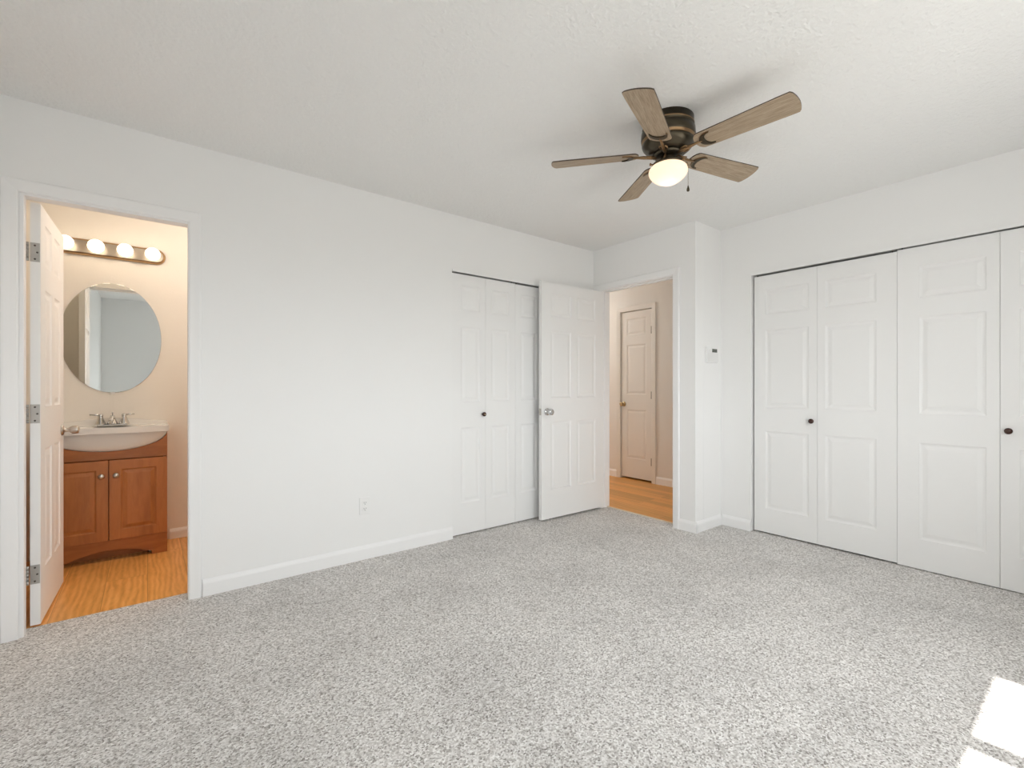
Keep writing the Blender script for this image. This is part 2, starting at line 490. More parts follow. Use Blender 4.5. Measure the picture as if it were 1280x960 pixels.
# hall shell
HX = 4.719
HD = (3.332, 3.795, 0.0, 2.085)
struct('floor_hall', simple_box(3.902, HX + 0.15, 1.95, 6.3, -0.10, 0.0), M['hall_floor'], 'honey oak plank floor of the hall', 'floor')
struct('floor_doorway', simple_box(XE + 0.087, 3.901, 2.10, 6.3, -0.099, 0.0005), M['hall_floor'], 'honey oak floor just beyond the bedroom threshold', 'floor')
struct('wall_hall', slab_with_holes('X', HX, HX + 0.1, 1.95, 6.3, 0.0, H, [HD]), M['hall_wall'], 'beige hall wall around the narrow white door', 'wall')
struct('wall_hall_right', simple_box(XR + 0.122, HX - 0.001, 1.98, 2.08, 0.0, H), M['hall_wall'], 'beige end wall of the hall, beside the closet', 'wall')
struct('wall_hall_left', simple_box(XE + T + 0.002, XE + T + 0.10, YL + T + 0.7, 6.3, 0.0, H), M['hall_wall'], 'beige hall wall beyond the narrow closet', 'wall')
struct('wall_hall_end', simple_box(XE, HX + 0.1, 6.301, 6.40, 0.0, H), M['hall_wall'], 'far end wall of the hall, out of sight', 'wall')
struct('wall_hall_closet', simple_box(3.10, XE + T, YL + T + 0.002, YL + T + 0.69, 0.0, H), M['hall_wall'], 'hall side of the narrow closet', 'wall')
struct('ceiling_hall', simple_box(XE, HX + 0.1, 4.501, 6.4, H, H + 0.12), M['ceiling'], 'ceiling at the far end of the hall', 'ceiling')

# ---------------------------------------------------------------- baseboards
BBH, BBT = 0.09, 0.014
def baseboard(name, axis, face, u0, u1, side, label, h=BBH, m='trim'):
    """axis 'Y': board on a wall of constant y, running in x; side = direction (+1/-1) it stands off the wall face."""
    t = BBT * side; g = 0.0005 * side
    prof = [(g, 0.0), (t, 0.0), (t, h - 0.022), (t * 0.82, h - 0.014), (t * 0.45, h - 0.005), (t * 0.3, h), (g, h)]
    bm = bmesh.new()
    if axis == 'Y': bm_prism(bm, [(face + d, z) for d, z in prof], u0, u1, 'X')
    else: bm_prism(bm, [(face + d, z) for d, z in prof], u0, u1, 'Y')
    struct(name, bm, M[m], label, 'baseboard')
baseboard('baseboard_left', 'Y', YL, 0.236, CL[0], -1, 'white baseboard between the bathroom doorway and the narrow closet')
baseboard('baseboard_entry', 'X', XE, YR - BBT, 2.122, -1, 'short white baseboard right of the hall doorway', 0.085)
baseboard('baseboard_return', 'Y', YR, XE - BBT * 0.3, XR - BBT, -1, 'white baseboard under the thermostat', 0.085)
baseboard('baseboard_right', 'X', XR, CR[1], YR - BBT, -1, 'short white baseboard between the corner and the wide closet', 0.085)
baseboard('baseboard_back', 'Y', YB, XN, XR, 1, 'white baseboard under the window, behind the viewer')
baseboard('baseboard_side', 'X', XN, YB + BBT, YL - 0.02, 1, 'white baseboard on the side wall, next to the viewer')
baseboard('baseboard_bathroom', 'Y', BY1, 0.13, BX1, -1, 'cream baseboard right of the wooden vanity', 0.075)
baseboard('baseboard_hall_right', 'X', HX, 2.081, HD[0] - 0.061, -1, 'beige baseboard right of the narrow hall door')
baseboard('baseboard_hall_left', 'X', HX, HD[1] + 0.061, 6.29, -1, 'beige baseboard left of the narrow hall door')

# ---------------------------------------------------------------- door casings
def casing_profile(wd, t):
    # across the width (0 = inner edge) and out from the wall
    return [(0, 0.0005), (0, t * 0.55), (0.006, t * 0.75), (wd * 0.45, t * 0.85), (wd * 0.8, t), (wd - 0.004, t), (wd, t * 0.7), (wd, 0.0005)]

def casing(name, axis, face, u0, u1, ztop, side, label, wd=0.057, t=0.016, m='trim'):
    bm = bmesh.new()
    prof = casing_profile(wd, t)
    rings = []
    for (u, z, du, dz) in ((u0, 0, -1, 0), (u0, ztop, -1, 1), (u1, ztop, 1, 1), (u1, 0, 1, 0)):
        ring = []
        for d, o in prof:
            uu, zz, a = u + du * d, z + dz * d, face + o * side
            ring.append(bm.verts.new((uu, a, zz) if axis == 'Y' else (a, uu, zz)))
        rings.append(ring)
    for i in range(3):
        for k in range(len(prof) - 1):
            bm.faces.new((rings[i][k], rings[i][k + 1], rings[i + 1][k + 1], rings[i + 1][k]))
        bm.faces.new((rings[i][-1], rings[i][0], rings[i + 1][0], rings[i + 1][-1]))
    bm.faces.new(rings[0]); bm.faces.new(list(reversed(rings[-1])))
    struct(name, bm, M[m], label, 'door casing')

def jamb(name, axis, a0, a1, o, label, t=0.014, m='trim', stop=None):
    """Lining of an opening o = (u0,u1,z0,z1) between wall faces a0 and a1."""
    bm = bmesh.new(); e = 0.0005
    def B(u0, u1, z0, z1, b0=a0, b1=a1):
        if axis == 'Y': bm_box(bm, u0, u1, b0, b1, z0, z1)
        else: bm_box(bm, b0, b1, u0, u1, z0, z1)
    B(o[0] + e, o[0] + t, 0, o[3] - e); B(o[1] - t, o[1] - e, 0, o[3] - e); B(o[0] + t, o[1] - t, o[3] - t, o[3] - e)
    if stop:
        s0, s1 = stop
        B(o[0] + t, o[0] + t + 0.009, 0, o[3] - t, s0, s1); B(o[1] - t - 0.009, o[1] - t, 0, o[3] - t, s0, s1)
        B(o[0] + t + 0.009, o[1] - t - 0.009, o[3] - t - 0.009, o[3] - t, s0, s1)
    struct(name, bm, M[m], label, 'door frame')

casing('trim_1', 'Y', YL, BO[0] - 0.002, BO[1] - 0.012, BO[3] - 0.004, -1, 'white casing around the bathroom doorway')
jamb('trim_2', 'Y', YL, YL + 0.052, BO, 'white jamb lining the bathroom doorway')
casing('trim_3', 'X', XE, EO[0] + 0.009, EO[1] - 0.009, EO[3] - 0.009, -1, 'white casing around the doorway to the hall')
jamb('trim_4', 'X', XE, XE + T, EO, 'white jamb lining the doorway to the hall', stop=(XE + 0.042, XE + 0.075))
casing('trim_5', 'X', HX, HD[0], HD[1], HD[3], -1, 'beige casing around the narrow hall door', wd=0.06, m='hall_wall')
bm = bmesh.new()
bm_prism(bm, [(XE + 0.068, 0.0012), (XE + 0.094, 0.0012), (XE + 0.091, 0.007), (XE + 0.071, 0.007)], EO[0] + 0.015, EO[1] - 0.015, 'Y')
struct('trim_6', bm, M['threshold'], 'pale threshold strip between carpet and hall floor', 'threshold')
# thin header strips over the closet doors
struct('trim_7', simple_box(CL[0] + 0.001, CL[1] - 0.001, YL - 0.006, YL - 0.0005, CL[3] - 0.010, CL[3] + 0.004), M['trim'],
       'thin white header strip over the narrow closet doors', 'trim')
struct('trim_8', simple_box(XR - 0.006, XR - 0.0005, CR[0] + 0.001, CR[1] - 0.001, CR[3] - 0.008, CR[3] + 0.008), M['trim'],
       'thin white header strip over the wide closet doors', 'trim')

# ---------------------------------------------------------------- doors
def leaf_mesh(wd, ht, th, cols, rows, both=True, z0=0.0):
    """Moulded panel door: cols / rows are the outer limits of the raised panels. Front face at y = 0, back at y = th."""
    bm = bmesh.new()
    us = sorted({0, wd, *[c for r in cols for c in r]}); zs = sorted({0, ht, *[c for r in rows for c in r]})
    for y, s in ((0.0, 1), (th, -1)):
        vc = {}
        def V(u, d, z):
            k = (round(u, 6), round(d, 6), round(z, 6))
            if k not in vc: vc[k] = bm.verts.new((u, y + s * d, z0 + z))
            return vc[k]
        for i in range(len(us) - 1):
            for j in range(len(zs) - 1):
                A, B, C, D = us[i], us[i + 1], zs[j], zs[j + 1]
                isp = any(abs(A - c[0]) < 1e-6 and abs(B - c[1]) < 1e-6 for c in cols) and any(abs(C - r[0]) < 1e-6 and abs(D - r[1]) < 1e-6 for r in rows)
                if not isp:
                    bm.faces.new((V(A, 0, C), V(B, 0, C), V(B, 0, D), V(A, 0, D)))
                    continue
                steps = [(0.0, 0.0), (0.004, 0.0035), (0.010, 0.0062), (0.015, 0.0070), (0.020, 0.0066), (0.038, 0.0022), (0.041, 0.0018)]
                prev = None
                for ins, d in steps:
                    cur = [V(A + ins, d, C + ins), V(B - ins, d, C + ins), V(B - ins, d, D - ins), V(A + ins, d, D - ins)]
                    if prev:
                        for k in range(4): bm.faces.new((prev[k], prev[(k + 1) % 4], cur[(k + 1) % 4], cur[k]))
                    prev = cur
                bm.faces.new(prev)
    # edges
    for (a, b) in (((0, 0), (wd, 0)), ((wd, 0), (wd, ht)), ((wd, ht), (0, ht)), ((0, ht), (0, 0))):
        bm.faces.new([bm.verts.new(p) for p in ((a[0], 0, z0 + a[1]), (b[0], 0, z0 + b[1]), (b[0], th, z0 + b[1]), (a[0], th, z0 + a[1]))])
    bmesh.ops.remove_doubles(bm, verts=bm.verts, dist=1e-5)
    return bm

ROWS6 = [(0.245, 0.825), (1.03, 1.605), (1.725, 1.925)]

def round_knob(parent, x, y, z, direction, m, name='knob', r=0.026, neck=0.011, length=0.06, rose=0.031):
    """Door knob on an axis along local y; direction +1 / -1."""
    d = direction
    bm = bmesh.new()
    prof = [(0.0, 0), (rose, 0), (rose, 0.004), (rose * 0.86, 0.009), (neck, 0.012), (neck, length * 0.42), (r * 0.8, length * 0.5), (r, length * 0.6), (r, length * 0.88), (r * 0.9, length * 0.97), (r * 0.55, length), (0, length)]
    bm_lathe(bm, [(a, h * d) for a, h in prof], 28, (x, y, z), 'Y')
    return build(name, bm, m, parent)

def hinge(parent, x, y, z, plate_axis='Y', wd=0.033, m='steel'):
    """Hinge leaf let into the door's hinge edge (local x = 0 face): plate in the local y-z plane with barrel and screws."""
    bm = bmesh.new()
    bm_box(bm, x - 0.0018, x, y - wd / 2, y + wd / 2, z - 0.0445, z + 0.0445)
    h = build('hinge', bm, M[m], parent)
    bm = bmesh.new()
    for dz, dy in ((0.032, 0.0), (0.0, -0.008), (-0.032, 0.0)):
        bm_lathe(bm, [(0, -0.0028), (0.0042, -0.0026), (0.0042, -0.0012)], 12, (x, y + dy, z + dz), 'X')
    build('screw', bm, M['screw'], h)
    bm = bmesh.new()
    for k in range(5):
        zz = z - 0.0445 + k * 0.0178
        bm_lathe(bm, [(0, 0.0006), (0.0055, 0.0006), (0.0055, 0.0172), (0, 0.0172)], 12, (x - 0.004, y + wd / 2 + 0.008, zz), 'Z')
    build('hinge_barrel', bm, M[m], h)
    return h

# bathroom door: open into the bathroom
d1 = thing('door_1', 'white six-panel door with nickel knob, standing open into the bathroom', 'door', (-0.401, 3.128, 0), math.radians(88.4), kind='structure')
build('door_leaf', leaf_mesh(0.605, 2.0, 0.035, [(0.105, 0.265), (0.34, 0.50)], ROWS6, z0=0.010), M['door'], d1)
for z in (1.775, 1.01, 0.25): hinge(d1, 0.0, 0.0185, z)
round_knob(d1, 0.545, 0.0, 0.893, -1, M['nickel'], r=0.023, length=0.075)
round_knob(d1, 0.545, 0.035, 0.893, 1, M['nickel'], r=0.023, length=0.075)
# entry door: folded back against the long wall
d2 = thing('door_2', 'white six-panel door swung open in front of the narrow closet', 'door', (3.374, 2.957, 0), math.radians(179.2), kind='structure')
build('door_leaf', leaf_mesh(0.762, 2.018, 0.035, [(0.105, 0.345), (0.417, 0.657)], ROWS6, z0=0.018), M['door'], d2)
round_knob(d2, 0.702, 0.035, 0.93, 1, M['chrome'], r=0.027, length=0.065)
round_knob(d2, 0.702, 0.0, 0.93, -1, M['chrome'], r=0.024, length=0.045)
bm = bmesh.new(); bm_box(bm, 0.762, 0.7632, 0.006, 0.029, 0.902, 0.958); bm_box(bm, 0.7631, 0.772, 0.012, 0.023, 0.918, 0.942, 0.003)
build('latch', bm, M['nickel'], d2)
for z in (1.80, 1.05, 0.28):
    bm = bmesh.new()
    bm_lathe(bm, [(0, -0.044), (0.0042, -0.044), (0.0042, 0.044), (0, 0.044)], 12, (-0.005, 0.036, z), 'Z')
    bm_box(bm, -0.0012, 0.0, 0.004, 0.034, z - 0.044, z + 0.044)
    build('hinge', bm, M['trim'], d2)
# narrow hall door, closed
d3 = thing('door_3', 'narrow closed three-panel beige door seen through the hall doorway', 'door', (HX + 0.045, HD[0] + 0.006, 0), PI / 2, kind='structure')
build('door_leaf', leaf_mesh(HD[1] - HD[0] - 0.010, 2.055, 0.035, [(0.085, 0.370)], [(0.235, 0.840), (1.03, 1.645), (1.765, 1.970)], z0=0.022), M['hall_wall'], d3)
round_knob(d3, 0.415, 0.035, 0.93, 1, M['brass'], r=0.025, length=0.062)
for z in (1.825, 1.046, 0.248):
    bm = bmesh.new()
    bm_lathe(bm, [(0, -0.044), (0.007, -0.044), (0.007, 0.044), (0, 0.044)], 12, (0.002, 0.043, z), 'Z')
    bm_box(bm, 0.006, 0.014, 0.0351, 0.0366, z - 0.044, z + 0.044)
    build('hinge', bm, M['screw'], d3)
struct('wall_hall_behind', simple_box(HX + 0.102, HX + 0.14, HD[0] - 0.1, HD[1] + 0.1, 0, 2.2), M['dark'], 'black panel behind the narrow hall door, painted as the shade there', 'wall')  # near-black colour stands for the shade behind the closed door

# bifold closet doors: a pair of leaves each, hinged together
def small_knob(parent, x, z, brass=False):
    bm = bmesh.new()
    bm_lathe(bm, [(0, 0), (0.010, -0.0005), (0.008, -0.006), (0.0075, -0.010), (0.014, -0.015), (0.0175, -0.021), (0.0175, -0.026), (0.014, -0.031), (0.007, -0.0335), (0, -0.034)], 24, (x, 0, z), 'Y')
    k = build('knob', bm, M['knob_wood'], parent)
    if brass:
        bm = bmesh.new()
        bm_lathe(bm, [(0, -0.0352), (0.005, -0.0348), (0.0055, -0.0335), (0, -0.0335)], 16, (x, 0, z), 'Y')
        build('knob_cap', bm, M['brass'], k)

def bifold(name, label, loc, rotz, w1, w2, ht, z0, cols1, cols2, rows, knob_x, knob_z, brass, lift=0.0):
    t = thing(name, label, 'closet door', loc, rotz, kind='structure')
    th = 0.032
    build('door_leaf', leaf_mesh(w1 - 0.002, ht, th, [cols1], rows, z0=z0), M['door'], t)
    o = build('door_leaf', leaf_mesh(w2 - 0.003, ht, th, [cols2], rows, z0=z0), M['door'], t, loc=(w1, 0, 0))
    if knob_x is not None: small_knob(t, knob_x, knob_z, brass)
    # top pivot pins that run in the track
    bm = bmesh.new()
    for xx in (0.02, w1 + w2 - 0.03):
        bm_lathe(bm, [(0, 0), (0.004, 0), (0.004, 0.012), (0, 0.012)], 10, (xx, th / 2, z0 + ht), 'Z')
    build('pivot_pin', bm, M['screw'], t)
    return t
RL = [(0.237, 0.817), (1.017, 1.595), (1.718, 1.912)]
LW = 0.302
bifold('door_4', 'white bifold closet door with a dark knob, beside the baseboard of the long wall', (1.8075, YL + 0.02, 0), 0, LW + 0.014, LW, 1.995, 0.010,
       (0.085, 0.262), (0.055, 0.235), RL, 0.287, 0.925, True)
bifold('door_5', 'white bifold closet door partly behind the open entry door', (2.4255, YL + 0.02, 0), 0, LW - 0.012, LW - 0.012, 1.992, 0.010,
       (0.055, 0.235), (0.055, 0.235), RL, LW + 0.03, 0.925, True)
RR = [(0.185, 0.785), (0.967, 1.567), (1.688, 1.883)]
bifold('door_6', 'white bifold closet door nearest the room corner, with a small dark knob', (XR + 0.025, 1.7225, 0), -PI / 2, 0.4425, 0.4530, 1.995, 0.012,
       (0.085, 0.385), (0.048, 0.342), RR, 0.408, 0.893, False)
bifold('door_7', 'white bifold closet door running out of the frame, with a dark oval knob', (XR + 0.022, 0.828, 0), -PI / 2, 0.457, 0.457, 2.007, 0.006,
       (0.107, 0.402), (0.075, 0.372), RR, 0.4905, 0.893, False)

# ---------------------------------------------------------------- ceiling fan
FX, FY, FZB = 2.0065, 1.3249, 2.28
fan = thing('ceiling_fan', 'five-blade bronze ceiling fan with weathered oak blades and a lit bowl light', 'ceiling fan', (FX, FY, H))
zb = FZB - H                                           # blade plane below the ceiling
bm = bmesh.new()
prof = [(0.0, -0.0005), (0.119, -0.0005), (0.119, -0.030), (0.122, -0.033), (0.122, -0.039), (0.117, -0.043), (0.117, -0.050), (0.126, -0.056), (0.128, -0.085),
        (0.126, -0.098), (0.119, -0.104), (0.119, -0.110), (0.124, -0.114), (0.120, -0.125), (0.108, -0.140), (0.092, -0.150), (0.088, -0.156), (0.0, -0.157)]
mi = [0, 0, 0, 1, 1, 1, 0, 0, 0, 0, 1, 1, 0, 0, 0, 0, 0]
mi = [0, 0, 0, 1, 0, 0, 0, 0, 0, 1, 1, 0, 0, 0, 0, 0, 0]
bm_lathe(bm, prof, 56, mats=mi)
build('motor_housing', bm, [M['bronze'], M['bronze_light']], fan)
bm = bmesh.new()
bm_lathe(bm, [(0, -0.1575), (0.066, -0.1575), (0.070, -0.163), (0.070, -0.170), (0.060, -0.176), (0.0, -0.176)], 40)
build('flywheel', bm, M['bronze'], fan)
bm = bmesh.new()
bm_lathe(bm, [(0, -0.1765), (0.034, -0.1765), (0.038, -0.182), (0.038, -0.199), (0.034, -0.203), (0.042, -0.206), (0.062, -0.211), (0.075, -0.213), (0.078, -0.216), (0.078, -0.222), (0.072, -0.223), (0.0, -0.220)], 44)
fit = build('light_fitter', bm, M['bronze'], fan)
for k in range(3):
    a = k * 2 * PI / 3 + 0.5
    bm = bmesh.new()
    bm_lathe(bm, [(0, 0), (0.0035, 0), (0.0035, 0.010), (0.007, 0.011), (0.007, 0.016), (0, 0.017)], 12, (0, 0, 0), 'X')
    build('thumbscrew', bm, M['bronze_light'], fit, loc=(0.0765 * math.cos(a), 0.0765 * math.sin(a), -0.2190), rot=(0, 0, a))
# scrolled arms of the fitter
for k in range(4):
    a = k * PI / 2 + 0.35
    bm = bmesh.new()
    pts = [(0.036, 0, -0.186), (0.050, 0, -0.182), (0.061, 0, -0.188), (0.067, 0, -0.199), (0.074, 0, -0.211)]
    bm_tube(bm, pts, 0.004, 8)
    build('scroll_arm', bm, M['bronze_light'], fit, rot=(0, 0, a))
bm = bmesh.new()
gp = [(0.074, -0.2235), (0.082, -0.228), (0.0885, -0.236), (0.0915, -0.246), (0.0915, -0.255), (0.087, -0.266), (0.079, -0.277), (0.067, -0.288), (0.051, -0.299), (0.034, -0.307), (0.016, -0.3115), (0.0, -0.313)]
bm_lathe(bm, gp, 56)
shade = build('glass_shade', bm, M['opal'], fan)
ld = bpy.data.lights.new('fan_bulb', 'POINT')
ld.energy = 0.17; ld.color = (1.0, 0.86, 0.72); ld.shadow_soft_size = 0.022
lo = bpy.data.objects.new('fan_bulb', ld); COL.objects.link(lo); lo.parent = fan; lo.location = (0, 0, -0.272)
# pull chain: hangs from the side of the fitter
ca = YAW - PI / 2 - 0.06
cx, cy = 0.086 * math.cos(ca), 0.086 * math.sin(ca)
bm = bmesh.new()
zz = -0.225
bm_tube(bm, [(cx * 0.42, cy * 0.42, -0.198), (cx * 0.80, cy * 0.80, -0.200), (cx * 1.08, cy * 1.08, -0.206), (cx * 1.12, cy * 1.12, -0.222)], 0.0022, 8)
for k in range(30):
    z = zz - k * 0.0031
    bm_lathe(bm, [(0, 0.0014), (0.0011, 0.0007), (0.0011, -0.0007), (0, -0.0014)], 6, (cx * 1.12, cy * 1.12, z))
bm_tube(bm, [(cx * 1.12, cy * 1.12, zz), (cx * 1.12, cy * 1.12, zz - 0.093)], 0.0006, 5)
chain = build('pull_chain', bm, M['chain'], fan)
bm = bmesh.new()
bm_lathe(bm, [(0, 0.030), (0.002, 0.029), (0.0035, 0.022), (0.0065, 0.012), (0.0072, 0.006), (0.005, 0.001), (0, 0)], 16, (cx * 1.12, cy * 1.12, zz - 0.123))
build('chain_fob', bm, M['bronze'], chain)

def blade_mesh():
    R0, R1 = 0.138, 0.572
    n = 14
    def half(x):
        t = (x - R0) / (R1 - R0)
        return 0.052 + (0.0635 - 0.052) * min(1, t * 1.15)
    up, lo_ = [], []
    # rounded root
    pts = []
    for k in range(9):
        a = PI / 2 + PI * k / 8
        pts.append((R0 + 0.030 + 0.030 * math.cos(a), half(R0 + 0.03) * math.sin(a) if abs(math.sin(a)) < 0.999 else half(R0 + 0.03) * math.sin(a)))
    low = [(R0 + 0.03 + (R1 - 0.03 - R0 - 0.03) * k / n, -half(R0 + 0.03 + (R1 - 0.06 - R0) * k / n)) for k in range(1, n + 1)]
    hw = 0.0635
    tip = []
    for k in range(13):
        v = -1 + 2 * k / 12
        rr = R1 - 0.013 * v * v
        e = 0.004 if abs(v) == 1 else 0
        tip.append((rr - e, v * hw))
    high = [(x, -y) for x, y in reversed(low)]
    outline = pts + low + tip + high
    bm = bmesh.new()
    bm_prism(bm, outline, -0.0028, 0.0028, 'Z')
    bmesh.ops.remove_doubles(bm, verts=bm.verts, dist=1e-5)
    bmesh.ops.recalc_face_normals(bm, faces=bm.faces)
    for f in bm.faces:
        if abs(f.normal.z) < 0.5: f.material_index = 1
    return bm

def iron_mesh():
    bm = bmesh.new()
    # arm from the flywheel, dipping under the blade root
    arm = [(0.055, 0, -0.010), (0.075, 0, -0.012), (0.095, 0, -0.010), (0.115, 0, -0.0085), (0.140, 0, -0.0065), (0.172, 0, -0.0060)]
    bm_tube(bm, arm, [0.011, 0.009, 0.008, 0.008, 0.006, 0.003], 10)
    # little scroll bosses on the arm
    for s in (-1, 1):
        bm_tube(bm, [(0.062, 0.004 * s, -0.010), (0.080, 0.016 * s, -0.011), (0.098, 0.018 * s, -0.010), (0.106, 0.008 * s, -0.009)], 0.004, 8)
    # crescent: two horns curving outwards, opening towards the tip
    out, inn = [], []
    n = 20
    for k in range(n + 1):
        a = math.radians(108) * (2 * k / n - 1)
        t = abs(2 * k / n - 1)
        ro, ri = 0.042, 0.042 - 0.017 * (1 - t ** 1.8) - 0.0015
        cxo = 0.206
        out.append((cxo - ro * math.cos(a) * 1.05, ro * math.sin(a)))
        inn.append((cxo - ri * math.cos(a) * 0.92 + 0.002, ri * math.sin(a)))
    outline = out + list(reversed(inn))
    bm2 = bmesh.new()
    A = [bm.verts.new((x, y, -0.0085)) for x, y in out]; B = [bm.verts.new((x, y, -0.0085)) for x, y in inn]
    A2 = [bm.verts.new((x, y, -0.0029)) for x, y in out]; B2 = [bm.verts.new((x, y, -0.0029)) for x, y in inn]
    bm2.free()
    for k in range(n):
        bm.faces.new((A[k], A[k + 1], B[k + 1], B[k])).material_index = 1; bm.faces.new((A2[k], B2[k], B2[k + 1], A2[k + 1]))
        bm.faces.new((A[k], A2[k], A2[k + 1], A[k + 1])); bm.faces.new((B[k], B[k + 1], B2[k + 1], B2[k])).material_index = 1
    bm.faces.new((A[0], B[0], B2[0], A2[0])); bm.faces.new((A[-1], A2[-1], B2[-1], B[-1]))
    return bm

PITCH = math.radians(12.0)
bl0 = build('blade', blade_mesh(), [M['blade'], M['blade_edge']], fan)
ir0 = build('blade_bracket', iron_mesh(), [M['bronze_light'], M['bronze']], bl0)
PHI0 = math.radians(201.9)
for k in range(5):
    if k == 0: b, ir = bl0, ir0
    else:
        b = bl0.copy(); ir = ir0.copy()
        COL.objects.link(b); COL.objects.link(ir)
        b.parent = fan; ir.parent = b
    ang = PHI0 + k * 2 * PI / 5
    # pitch about the blade's own length, then spin to its place
    b.rotation_euler = (Matrix.Rotation(ang, 3, 'Z') @ Matrix.Rotation(-PITCH, 3, 'X')).to_euler()
    b.location = (0, 0, zb)

# ---------------------------------------------------------------- bathroom vanity
VX0, VX1, VY0, VY1 = -0.505, 0.108, 4.02, BY1 - 0.003
VC = (VX0 + VX1) / 2
van = thing('vanity_cabinet', 'reddish brown wooden bathroom vanity cabinet with two doors and arched base', 'bathroom cabinet', (VC, VY0, 0))
hw = (VX1 - VX0) / 2; dp = VY1 - VY0
bm = bmesh.new()
bm_box(bm, -hw, -hw + 0.016, 0.018, dp, 0.0, 0.834)          # side panels, bottom, back
bm_box(bm, hw - 0.016, hw, 0.018, dp, 0.0, 0.834)
bm_box(bm, -hw + 0.016, hw - 0.016, 0.018, dp, 0.125, 0.140)
bm_box(bm, -hw + 0.016, hw - 0.016, dp - 0.006, dp, 0.140, 0.834)
build('body', bm, M['vanity_v'], van)
# top rail, cut to the curve of the basin
bm = bmesh.new()
out = [(-hw, 0.665), (hw, 0.665)]
n = 28
for k in range(n + 1):
    x = hw - 2 * hw * k / n
    zc = 0.836 - 0.120 * math.sqrt(max(0, 1 - (x / (hw + 0.003)) ** 2))
    out.append((x, zc))
bm_prism(bm, out, 0.0, 0.018, 'Y')
build('top_rail', bm, M['vanity'], van)
# arched base board
bm = bmesh.new()
out = [(-hw, 0.135), (-hw, 0.0), (-hw + 0.085, 0.0)]
ax = hw - 0.085
for k in range(21):
    x = -ax + 2 * ax * k / 20
    out.append((x, 0.022 + 0.050 * (1 - (x / ax) ** 2)))
out += [(hw - 0.085, 0.0), (hw, 0.0), (hw, 0.135)]
bm_prism(bm, out, 0.0, 0.018, 'Y')
build('base_board', bm, M['vanity'], van)
bm = bmesh.new(); bm_lathe(bm, [(0, 0), (0.011, 0), (0.011, 0.010), (0.006, 0.014), (0.006, 0.124), (0, 0.124)], 16, (hw - 0.095, 0.075, 0))
build('levelling_foot', bm, M['chrome'], van)
bm = simple_box(-hw + 0.017, hw - 0.017, 0.10, 0.115, 0.0, 0.124)
build('toe_kick', bm, M['vanity'], van)

def van_door(x0, x1, z0, z1, knob_x):
    bm = bmesh.new()
    t = 0.018
    us = [x0, x0 + 0.058, x1 - 0.058, x1]; zs = [z0, z0 + 0.060, z1 - 0.060, z1]
    vc = {}
    def V(u, d, z):
        k = (round(u, 5), round(d, 5), round(z, 5))
        if k not in vc: vc[k] = bm.verts.new((u, d, z))
        return vc[k]
    e = 0.004
    for i in range(3):
        for j in range(3):
            if i == 1 and j == 1: continue
            A, B, C, D = us[i], us[i + 1], zs[j], zs[j + 1]
            bm.faces.new((V(A, -t, C), V(B, -t, C), V(B, -t, D), V(A, -t, D)))
    A, B, C, D = us[1], us[2], zs[1], zs[2]
    prev = None
    for ins, d in ((0, 0), (0.003, 0.004), (0.008, 0.0065), (0.011, 0.0065), (0.030, 0.001), (0.032, 0.0005)):
        cur = [V(A + ins, -t + d, C + ins), V(B - ins, -t + d, C + ins), V(B - ins, -t + d, D - ins), V(A + ins, -t + d, D - ins)]
        if prev:
            for k in range(4): bm.faces.new((prev[k], prev[(k + 1) % 4], cur[(k + 1) % 4], cur[k]))
        prev = cur
    bm.faces.new(prev)
    # sides and back
    vs = [bm.verts.new((u, 0, z)) for u, z in ((x0, z0), (x1, z0), (x1, z1), (x0, z1))]
    fr = [V(x0, -t, z0), V(us[1], -t, z0), V(us[2], -t, z0), V(x1, -t, z0), V(x1, -t, zs[1]), V(x1, -t, zs[2]), V(x1, -t, z1), V(us[2], -t, z1), V(us[1], -t, z1), V(x0, -t, z1), V(x0, -t, zs[2]), V(x0, -t, zs[1])]
    bm.faces.new(vs)
    for k, (a, b) in enumerate(((0, 3), (3, 6), (6, 9), (9, 12))):
        ring = [fr[q % 12] for q in range(a, b + 1)]
        bm.faces.new(ring + [vs[(k + 1) % 4], vs[k]])
    d = build('cabinet_door', bm, M['vanity_v'], van)
    bm = bmesh.new()
    bm_lathe(bm, [(0, 0), (0.008, 0), (0.006, -0.010), (0.007, -0.013), (0.0155, -0.018), (0.0165, -0.023), (0.013, -0.027), (0, -0.028)], 24, (knob_x, -t, (z1 - 0.098)), 'Y')
    build('knob', bm, M['nickel'], d)
van_door(-hw + 0.002, -0.0025, 0.140, 0.660, -0.036)
van_door(0.0025, hw - 0.002, 0.140, 0.660, 0.036)

# sink top: one moulded piece with basin, bowed apron and low backsplash
st = thing('sink_top', 'glossy off white basin top with bowed apron over the wooden vanity', 'sink', (VC, VY0, 0.836))
tw = hw + 0.008; y0, y1 = -0.052, dp - 0.001
bm = bmesh.new()
nx, ny = 40, 26
def top_z(x, y):
    ex = x / 0.215; ey = (y - 0.105) / 0.115
    r = math.sqrt(ex * ex + ey * ey)
    dip = 0.0
    if r < 1: dip = -0.11 * (1 - r ** 2.2)
    rim = 0.006 if (y < y0 + 0.02 or abs(x) > tw - 0.015) else 0.0
    return 0.034 + dip + rim
grid = [[bm.verts.new((-tw + 2 * tw * i / nx, y0 + (y1 - y0) * j / ny, top_z(-tw + 2 * tw * i / nx, y0 + (y1 - y0) * j / ny))) for j in range(ny + 1)] for i in range(nx + 1)]
for i in range(nx):
    for j in range(ny):
        f = bm.faces.new((grid[i][j], grid[i + 1][j], grid[i + 1][j + 1], grid[i][j + 1])); f.smooth = True
zb0 = 0.001
border = [grid[i][0] for i in range(nx + 1)] + [grid[nx][j] for j in range(1, ny + 1)] + [grid[i][ny] for i in range(nx - 1, -1, -1)] + [grid[0][j] for j in range(ny - 1, 0, -1)]
low = [bm.verts.new((v.co.x, v.co.y, zb0)) for v in border]
